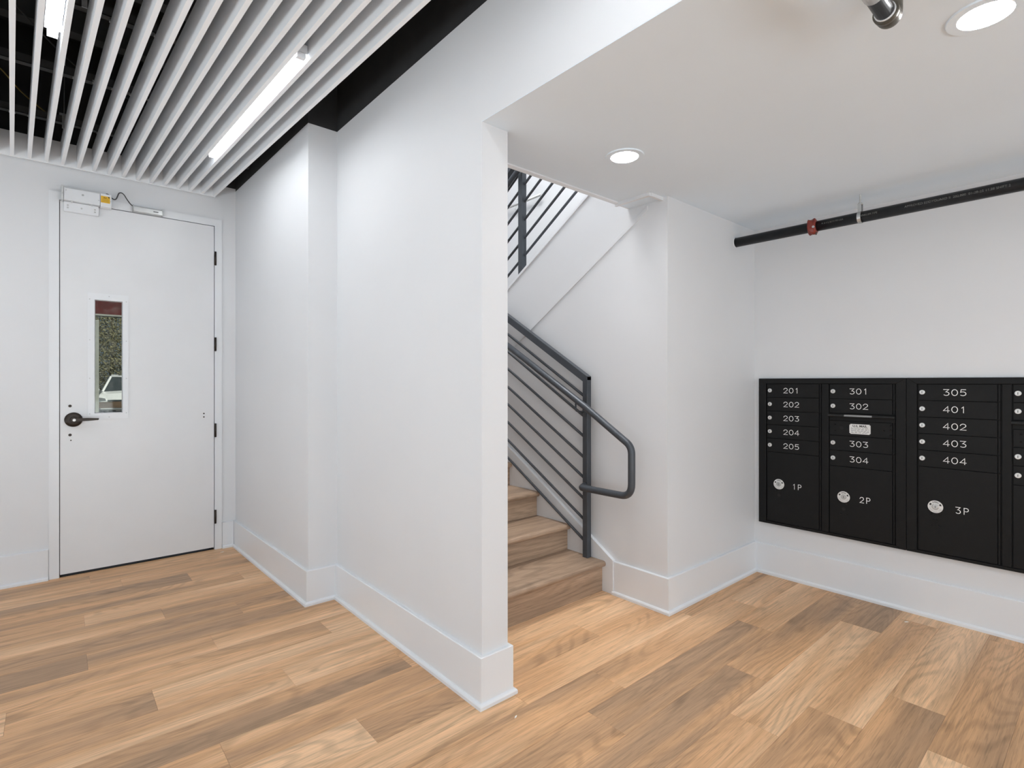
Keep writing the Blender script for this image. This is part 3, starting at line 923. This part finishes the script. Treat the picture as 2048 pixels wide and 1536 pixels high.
def surround(t, ya, yb, za, zb_, w, mid):
    """outer frame as four mitred sides plus a mullion"""
    bm = bmesh.new()
    O = [(ya, za), (yb, za), (yb, zb_), (ya, zb_)]
    I = [(ya - w, za + .016), (yb + w, za + .016), (yb + w, zb_ - .033), (ya - w, zb_ - .033)]
    for i in range(4):
        j = (i + 1) % 4
        sides = mesh_bm = bmesh.new()
        add_prism(sides, [O[i], O[j], I[j], I[i]], FXm, XM - .001, 'x')
        bmesh.ops.bevel(sides, geom=[e for e in sides.edges], offset=.0012, segments=1, affect='EDGES')
        mesh_obj('frame_side', sides, 'box', t)
    bm.free()
    box('mullion', FXm + .001, XM - .001, mid[1], mid[0], za + .017, zb_ - .034, 'box', t, .0015)
    box('back_panel', DXm + .010, XM - .001, yb + .01, ya - .01, za + .01, zb_ - .01, 'boxdark', t)

MZ0, MZ1 = .342, 1.308
ZR = [1.274 - .0905 * i for i in range(6)]
PB = .3585
def hood(ya, yb, t):
    """outgoing mail slot with projecting lip"""
    h = prism('slot_hood', [(DXm + .008, 1.095), (DXm - .020, 1.088), (DXm - .023, 1.078), (DXm - .018, 1.074), (DXm + .008, 1.080)], yb - .002, ya + .004, 'y', 'boxdark', t)
    return h

def mail_panel(ya, yb, t, full=True):
    p = door_leaf('outgoing_panel', ya, yb, .961, 1.051, t)
    zc = 1.006
    for y_, z_ in ((ya - .030, .019), (ya - .030, -.018), (ya - .105, .018), (ya - .105, -.018)):
        disc('rivet', (DXm, y_, zc + z_), .0042, (-1, 0, 0), .003, 'box', p, 12, .0026)
    disc('key_hole', (DXm, ya - .066, zc), .0105, (-1, 0, 0), .0005, 'boxdark', p, 20)
    if not full:
        return p
    for y_, z_ in ((yb + .055, -.003), (yb + .022, .030), (yb + .022, .002), (yb + .022, -.026)):
        disc('rivet', (DXm, y_, zc + z_), .0055, (-1, 0, 0), .003, 'box', p, 12, .0035)
    la, lb = 1.093, .984
    bm = bmesh.new(); add_box(bm, DXm - .0010, DXm, lb, la, .975, 1.034)
    bmesh.ops.bevel(bm, geom=[e for e in bm.edges if abs(e.verts[0].co.x - e.verts[1].co.x) > 1e-5], offset=.005, segments=4, affect='EDGES')
    lbl = mesh_obj('mail_label', bm, 'label', p)
    print_text('label_heading', 'U.S. MAIL', .0172, lambda u, v: (DXm - .0015, (la + lb) / 2 - u, 1.0222 + v), 'print', p, 1.08, .0005)
    bm = bmesh.new()
    rnd = random.Random(3)
    for j, z_ in enumerate((1.0105, 1.0045, .9985, .9925, .9865, .9810)):
        u = la - .008
        while u > lb + .010:
            wd = rnd.uniform(.006, .016)
            add_box(bm, DXm - .0014, DXm - .0010, max(lb + .008, u - wd), u, z_, z_ + .0021)
            u -= wd + rnd.uniform(.003, .008)
    mesh_obj('label_small_print', bm, 'smallprint', p)
    return p

# first unit
u1 = thing('mailbox_unit', 'black wall mailbox unit numbered 201 to 205 and 301 to 304', 'mailbox', (FXm, 1.22, MZ0), 'mailbox units in the alcove wall')
A0, A1, B0, B1 = 1.580, 1.248, 1.201, .864
surround(u1, 1.633, .8125, MZ0, MZ1, .047, (A1 - .004, B0 + .004))
for i, n_ in enumerate(('201', '202', '203', '204', '205')):
    letter_door(A0, A1, ZR[i + 1], ZR[i], n_, u1)
parcel_door(A0, A1, PB, ZR[5], '1P', .612, u1)
letter_door(B0, B1, 1.183, 1.274, '301', u1)
letter_door(B0, B1, 1.0955, 1.183, '302', u1)
h = hood(B0, B1, u1)
prism('hood_label', [(DXm - .0206, 1.0885), (DXm - .0236, 1.0785), (DXm - .0232, 1.0783), (DXm - .0202, 1.0883)], .972, 1.116, 'y', 'grey', h)
box('lower_rail', DXm + .001, DXm + .01, B1, B0, 1.0525, 1.073, 'box', u1)
mail_panel(B0, B1, u1)
letter_door(B0, B1, .8695, .960, '303', u1)
letter_door(B0, B1, .7735, .8695, '304', u1)
parcel_door(B0, B1, PB, .7735, '2P', .590, u1)
# second unit
u2 = thing('mailbox_unit', 'black wall mailbox unit numbered 305 to 404, cut by the right edge', 'mailbox', (FXm, .4, MZ0), 'mailbox units in the alcove wall')
A0, A1, B0, B1 = .759, .4185, .375, .038
surround(u2, .8105, -.010, MZ0, MZ1, .047, (A1 - .004, B0 + .004))
for i, n_ in enumerate(('305', '401', '402', '403', '404')):
    letter_door(A0, A1, ZR[i + 1], ZR[i], n_, u2)
parcel_door(A0, A1, PB, ZR[5], '3P', .609, u2, True)
letter_door(B0, B1, 1.183, 1.274, None, u2)
letter_door(B0, B1, 1.0955, 1.183, None, u2)
hood(B0, B1, u2)
box('lower_rail', DXm + .001, DXm + .01, B1, B0, 1.0525, 1.073, 'box', u2)
mail_panel(B0, B1, u2, False)
letter_door(B0, B1, .8695, .960, None, u2)
letter_door(B0, B1, .7735, .8695, None, u2)
parcel_door(B0, B1, PB, .7735, None, .59, u2)

# ------------------------------------------------------------------ pipes
PX, PZ, PR = 3.372, 2.193, .0298
sp = thing('sprinkler_pipe', 'black steel sprinkler pipe hung under the ceiling above the mailboxes', 'pipe', (PX, .9, PZ))
tube('pipe_run', [(PX, YA + .002, PZ), (PX, -2.5, PZ)], PR, 'pipe', sp, 32)
ring('wall_collar', (PX, YA, PZ), PR, PR + .004, (0, -1, 0), .004, 'trim', sp)
def onpipe(y0, ang):
    def f(u, v):
        a = ang + v / PR
        r_ = PR + .0006
        return (PX - r_ * math.cos(a), y0 - u, PZ + r_ * math.sin(a))
    return f
print_text('stencil_lettering', 'APPROVED EDDYGUARD II  202.000  01-28-25 11:28 SHIFT 2', .0155, onpipe(.555, -.02), 'pipeink', sp, 1.0)
print_text('stencil_lettering', 'SPRINKLER PIPE', .0140, onpipe(.925, .02), 'pipeink', sp, 1.0)
print_text('stencil_lettering', 'A 2-1/2 SCH 10 USA', .0130, onpipe(1.095, .05), 'pipeink', sp, 1.0)
# red sealed coupling
bm = bmesh.new()
bmesh.ops.create_uvsphere(bm, u_segments=28, v_segments=16, radius=1)
rnd = random.Random(5)
for v in bm.verts:
    a = math.atan2(v.co.z, v.co.x)
    rr = math.hypot(v.co.x, v.co.z)
    wob = 1 + .12 * math.sin(3 * a + 1) + .09 * math.sin(5 * a + 4 * v.co.y) + rnd.uniform(-.04, .04)
    rad = (.026 + .016 * min(1, rr * 1.6)) * wob if rr > .12 else .02
    k_ = rad / max(rr, 1e-4)
    v.co = Vector((PX + v.co.x * k_, 1.205 + v.co.y * .024, PZ + v.co.z * k_))
tg = mesh_obj('red_coupling', bm, 'red', sp, True)
tube('coupling_bolt', [(PX - .038, 1.19, PZ - .010), (PX - .044, 1.19, PZ - .010)], .007, 'steel', tg, 10)
tube('coupling_bolt', [(PX - .012, 1.185, PZ - .036), (PX - .012, 1.185, PZ - .052)], .004, 'brass', tg, 8)
# hanger
ph = thing('pipe_hanger', 'galvanised band hanger and threaded rod holding the black pipe', 'pipe hanger', (PX, .965, ZC))
bm = bmesh.new()
yb0, yb1 = .956, .974
rows = []
prof = [(PX - .012, PZ + .070)] + [(PX - (PR + .0015) * math.cos(a), PZ + (PR + .0015) * math.sin(a)) for a in [PI * .38 - q * (PI * 1.76) / 24 for q in range(25)]] + [(PX + .012, PZ + .070)]
for x, z in prof:
    rows.append((bm.verts.new((x, yb0, z)), bm.verts.new((x, yb1, z))))
for a, b_ in zip(rows, rows[1:]):
    bm.faces.new((a[0], a[1], b_[1], b_[0]))
bnd = mesh_obj('band', bm, 'steel', ph)
md = bnd.modifiers.new('thick', 'SOLIDIFY'); md.thickness = .0016; md.offset = 1
box('band_top', PX - .0125, PX + .0125, yb0 - .001, yb1 + .001, PZ + .069, PZ + .073, 'steel', ph)
bm = bmesh.new()
pts = []; rr = []
z = PZ + .055; i = 0
while z < ZC + .0005:
    pts.append((PX, .965, z)); rr.append(.0052 if i % 2 else .0043); z += .0022; i += 1
add_tube(bm, pts, rr, 10)
mesh_obj('threaded_rod', bm, 'steel', ph)
tube('nut', [(PX, .965, PZ + .073), (PX, .965, PZ + .081)], .009, 'steel', ph, 6)

# short pipe with elbow under the ceiling near the camera
EZ, EY, EX = 2.228, .404, 1.606
ep = thing('elbow_pipe', 'short dark pipe with tarnished elbow under the ceiling, top right', 'pipe', (EX, EY, ZC))
tube('pipe_run', [(1.30, EY, EZ), (EX, EY, EZ)], .0215, 'pipe', ep, 28)
tube('white_coupling', [(1.45, EY, EZ), (1.515, EY, EZ)], .0235, 'alu', ep, 28)
tube('seal_ring', [(EX - .006, EY, EZ), (EX + .0005, EY, EZ)], .0238, 'trim', ep, 28)
E_ = round_path([(EX - .001, EY, EZ), (EX + .042, EY, EZ), (EX + .042, EY, EZ + .048)], .036, 10)
tube('elbow', E_, .0272, 'brass', ep, 28)
tube('elbow_collar', [(EX, EY, EZ), (EX + .012, EY, EZ)], .0285, 'brass', ep, 28)
tube('riser_pipe', [(EX + .042, EY, EZ + .044), (EX + .042, EY, ZC)], .0215, 'pipe', ep, 24)
tube('hanging_end', [(1.302, EY, EZ), (1.302, EY, ZC)], .0215, 'pipe', ep, 24)

# ------------------------------------------------------------------ little things on the floor
def chip(x, y, s, rz, label):
    bm = bmesh.new()
    pts = [(s * math.cos(rz), s * math.sin(rz)), (-.2 * s * math.sin(rz), .35 * s * math.cos(rz)), (-s * math.cos(rz), -s * math.sin(rz)), (.35 * s * math.sin(rz), -.3 * s * math.cos(rz))]
    add_prism(bm, [(x + a, y + b_) for a, b_ in pts], 0.0, .0022, 'z')
    tag(mesh_obj('paint_chip', bm, 'chip'), label, 'paint chip', 'paint chips on the floor')
chip(.97, 4.47, .014, .2, 'tiny white paint chip on the floor by the door frame')
chip(3.46, .775, .012, -.7, 'tiny pale curl of debris on the floor below the mailboxes')
chip(1.345, 1.535, .010, .4, 'tiny white paint chip on the floor before the pier')

# ------------------------------------------------------------------ outside, seen through the door glass
struct(box('ground_outside', -30, 40, YD + .16, 75, -.35, -.13, 'asphalt'))
aw = thing('shop_awning', 'dark red awning edge seen at the top of the door glass', 'awning', (.6, 8.2, 2.1))
box('valance', -2, 3, 8.1, 8.2, 2.105, 2.75, 'awning', aw)
box('valance_hem', -2, 3, 8.09, 8.21, 2.085, 2.105, 'stone', aw)
for xx in (-1.9, 2.9):
    box('awning_post', xx - .05, xx + .05, 8.1, 8.2, -.13, 2.75, 'timber', aw)
bo = tag(box('bollard_post', .487, .575, 11.0, 11.1, -.13, 2.3, 'stone', None, .008, 2), 'pale grey post just behind the left edge of the door glass', 'post')
fe = thing('timber_fence', 'brown timber rail fence seen low through the door glass', 'fence', (1.2, 17.0, -.13))
for zz in (.28, .62):
    box('fence_rail', -6, 9, 17.0, 17.06, zz, zz + .16, 'timber', fe)
for xx in (-5, -2.5, 0, 2.6, 4.5, 7):
    box('fence_post', xx - .06, xx + .06, 17.06, 17.18, -.13, .85, 'timber', fe)

def car(cx, cy, rz, label):
    t = thing('parked_car', label, 'car', (cx, cy, -.13))
    t.rotation_euler.z = rz
    def place(o):
        o.parent = t; o.matrix_parent_inverse = Matrix.Identity(4); return o
    # side stations: front at -Y.  (y, half width low, half width high, z bottom, z belt, )
    bm = bmesh.new()
    stn = [(-2.25, .70, .30, .55), (-2.15, .86, .24, .74), (-1.7, .90, .22, .90), (-1.05, .92, .22, 1.00), (-.3, .93, .22, 1.02), (1.2, .93, .22, 1.04), (2.0, .90, .26, 1.02), (2.25, .84, .35, .92)]
    rows = []
    for y_, w_, z0, z1 in stn:
        rows.append([bm.verts.new(p) for p in ((-w_ * .92, y_, z0), (-w_, y_, z0 + .22), (-w_, y_, z1 - .12), (-w_ * .86, y_, z1), (0, y_, z1 + .05), (w_ * .86, y_, z1), (w_, y_, z1 - .12), (w_, y_, z0 + .22), (w_ * .92, y_, z0))])
    for a, b_ in zip(rows, rows[1:]):
        for i in range(9):
            bm.faces.new((a[i], a[(i + 1) % 9], b_[(i + 1) % 9], b_[i]))
    bm.faces.new(rows[0]); bm.faces.new(rows[-1][::-1])
    place(mesh_obj('body', bm, 'carwhite'))
    bm = bmesh.new()
    cab_ = [(-1.0, .80, .80, 1.00), (-.25, .72, .62, 1.66), (1.1, .72, .62, 1.70), (2.05, .80, .70, 1.05)]
    lo = [[bm.verts.new((s * .80, y_, .98)) for s in (-1, 1)] for y_ in (-1.0, 2.05)]
    hi = [[bm.verts.new((s * .62, y_, z_)) for s in (-1, 1)] for y_, z_ in ((-.22, 1.64), (1.35, 1.66))]
    bm.faces.new((lo[0][0], lo[0][1], hi[0][1], hi[0][0]))
    bm.faces.new((lo[1][0], lo[1][1], hi[1][1], hi[1][0]))
    for s in (0, 1):
        bm.faces.new((lo[0][s], lo[1][s], hi[1][s], hi[0][s]))
    bm.faces.new((hi[0][0], hi[0][1], hi[1][1], hi[1][0]))
    place(mesh_obj('windscreen_glass', bm, 'carglass'))
    bm = bmesh.new()
    add_box(bm, -.66, .66, -.28, 1.42, 1.62, 1.70)
    bmesh.ops.bevel(bm, geom=bm.edges[:], offset=.03, segments=2, affect='EDGES')
    for s in (-1, 1):
        add_tube(bm, [(s * .80, -1.0, 1.0), (s * .63, -.22, 1.65)], .045, 8)
        add_tube(bm, [(s * .80, 2.05, 1.0), (s * .63, 1.38, 1.65)], .06, 8)
        add_tube(bm, [(s * .82, .45, 1.0), (s * .64, .5, 1.65)], .04, 8)
        add_tube(bm, [(s * .60, -.2, 1.73), (s * .60, 1.3, 1.74)], .02, 6)
    place(mesh_obj('roof', bm, 'carwhite'))
    for s in (-1, 1):
        bm = bmesh.new(); add_box(bm, s * 1.06 - .10, s * 1.06 + .10, -.72, -.62, 1.02, 1.16)
        bmesh.ops.bevel(bm, geom=bm.edges[:], offset=.025, segments=2, affect='EDGES')
        place(mesh_obj('wing_mirror', bm, 'carwhite'))
        bm = bmesh.new(); add_prism(bm, [(s * .48, .66), (s * .82, .66), (s * .86, .80), (s * .52, .74)], -2.23, -1.95, 'y')
        place(mesh_obj('headlamp', bm, 'headlamp'))
        for yy in (-1.4, 1.4):
            place(tube('wheel', [(s * .72, yy, .33), (s * .92, yy, .33)], .33, 'tyre', None, 24))
    place(box('grille', -.42, .42, -2.27, -2.2, .50, .68, 'carglass'))
    place(box('number_plate', -.26, .26, -2.285, -2.265, .38, .48, 'stone'))
    return t
car(2.62, 29.5, -.22, 'white parked car seen through the door glass')

leafm = None
def tree(x, y, h, r_, n, seed, label):
    rnd = random.Random(seed)
    t = thing('tree', label, 'tree', (x, y, -.13), 'trees outside the door')
    tube('trunk', [(x, y, -.13), (x + .1, y, h * .35), (x, y + .1, h * .75)], [.16, .12, .05], 'bark', t, 10)
    bm = bmesh.new()
    for i in range(n):
        while True:
            p = Vector((rnd.uniform(-1, 1), rnd.uniform(-1, 1), rnd.uniform(-1, 1)))
            if .25 < p.length < 1: break
        c = Vector((x + p.x * r_, y + p.y * r_, h * .55 + p.z * h * .5))
        s = rnd.uniform(.045, .10)
        a = Vector((rnd.gauss(0, 1), rnd.gauss(0, 1), rnd.gauss(0, 1))).normalized() * s
        b_ = a.orthogonal().normalized() * s * .55
        bm.faces.new([bm.verts.new(q) for q in (c - a, c + b_, c + a, c - b_)])
    o = mesh_obj('foliage', bm, 'leaf', t)
    o['kind'] = 'stuff'
tree(.6, 38, 7.5, 3.6, 16000, 1, 'olive green tree filling the left of the door glass behind the car')
tree(8.2, 42, 8.5, 3.7, 14000, 2, 'olive green tree behind the right side of the parked car')
tree(3.6, 54, 12, 6.5, 24000, 3, 'tall tree furthest behind the parked car')
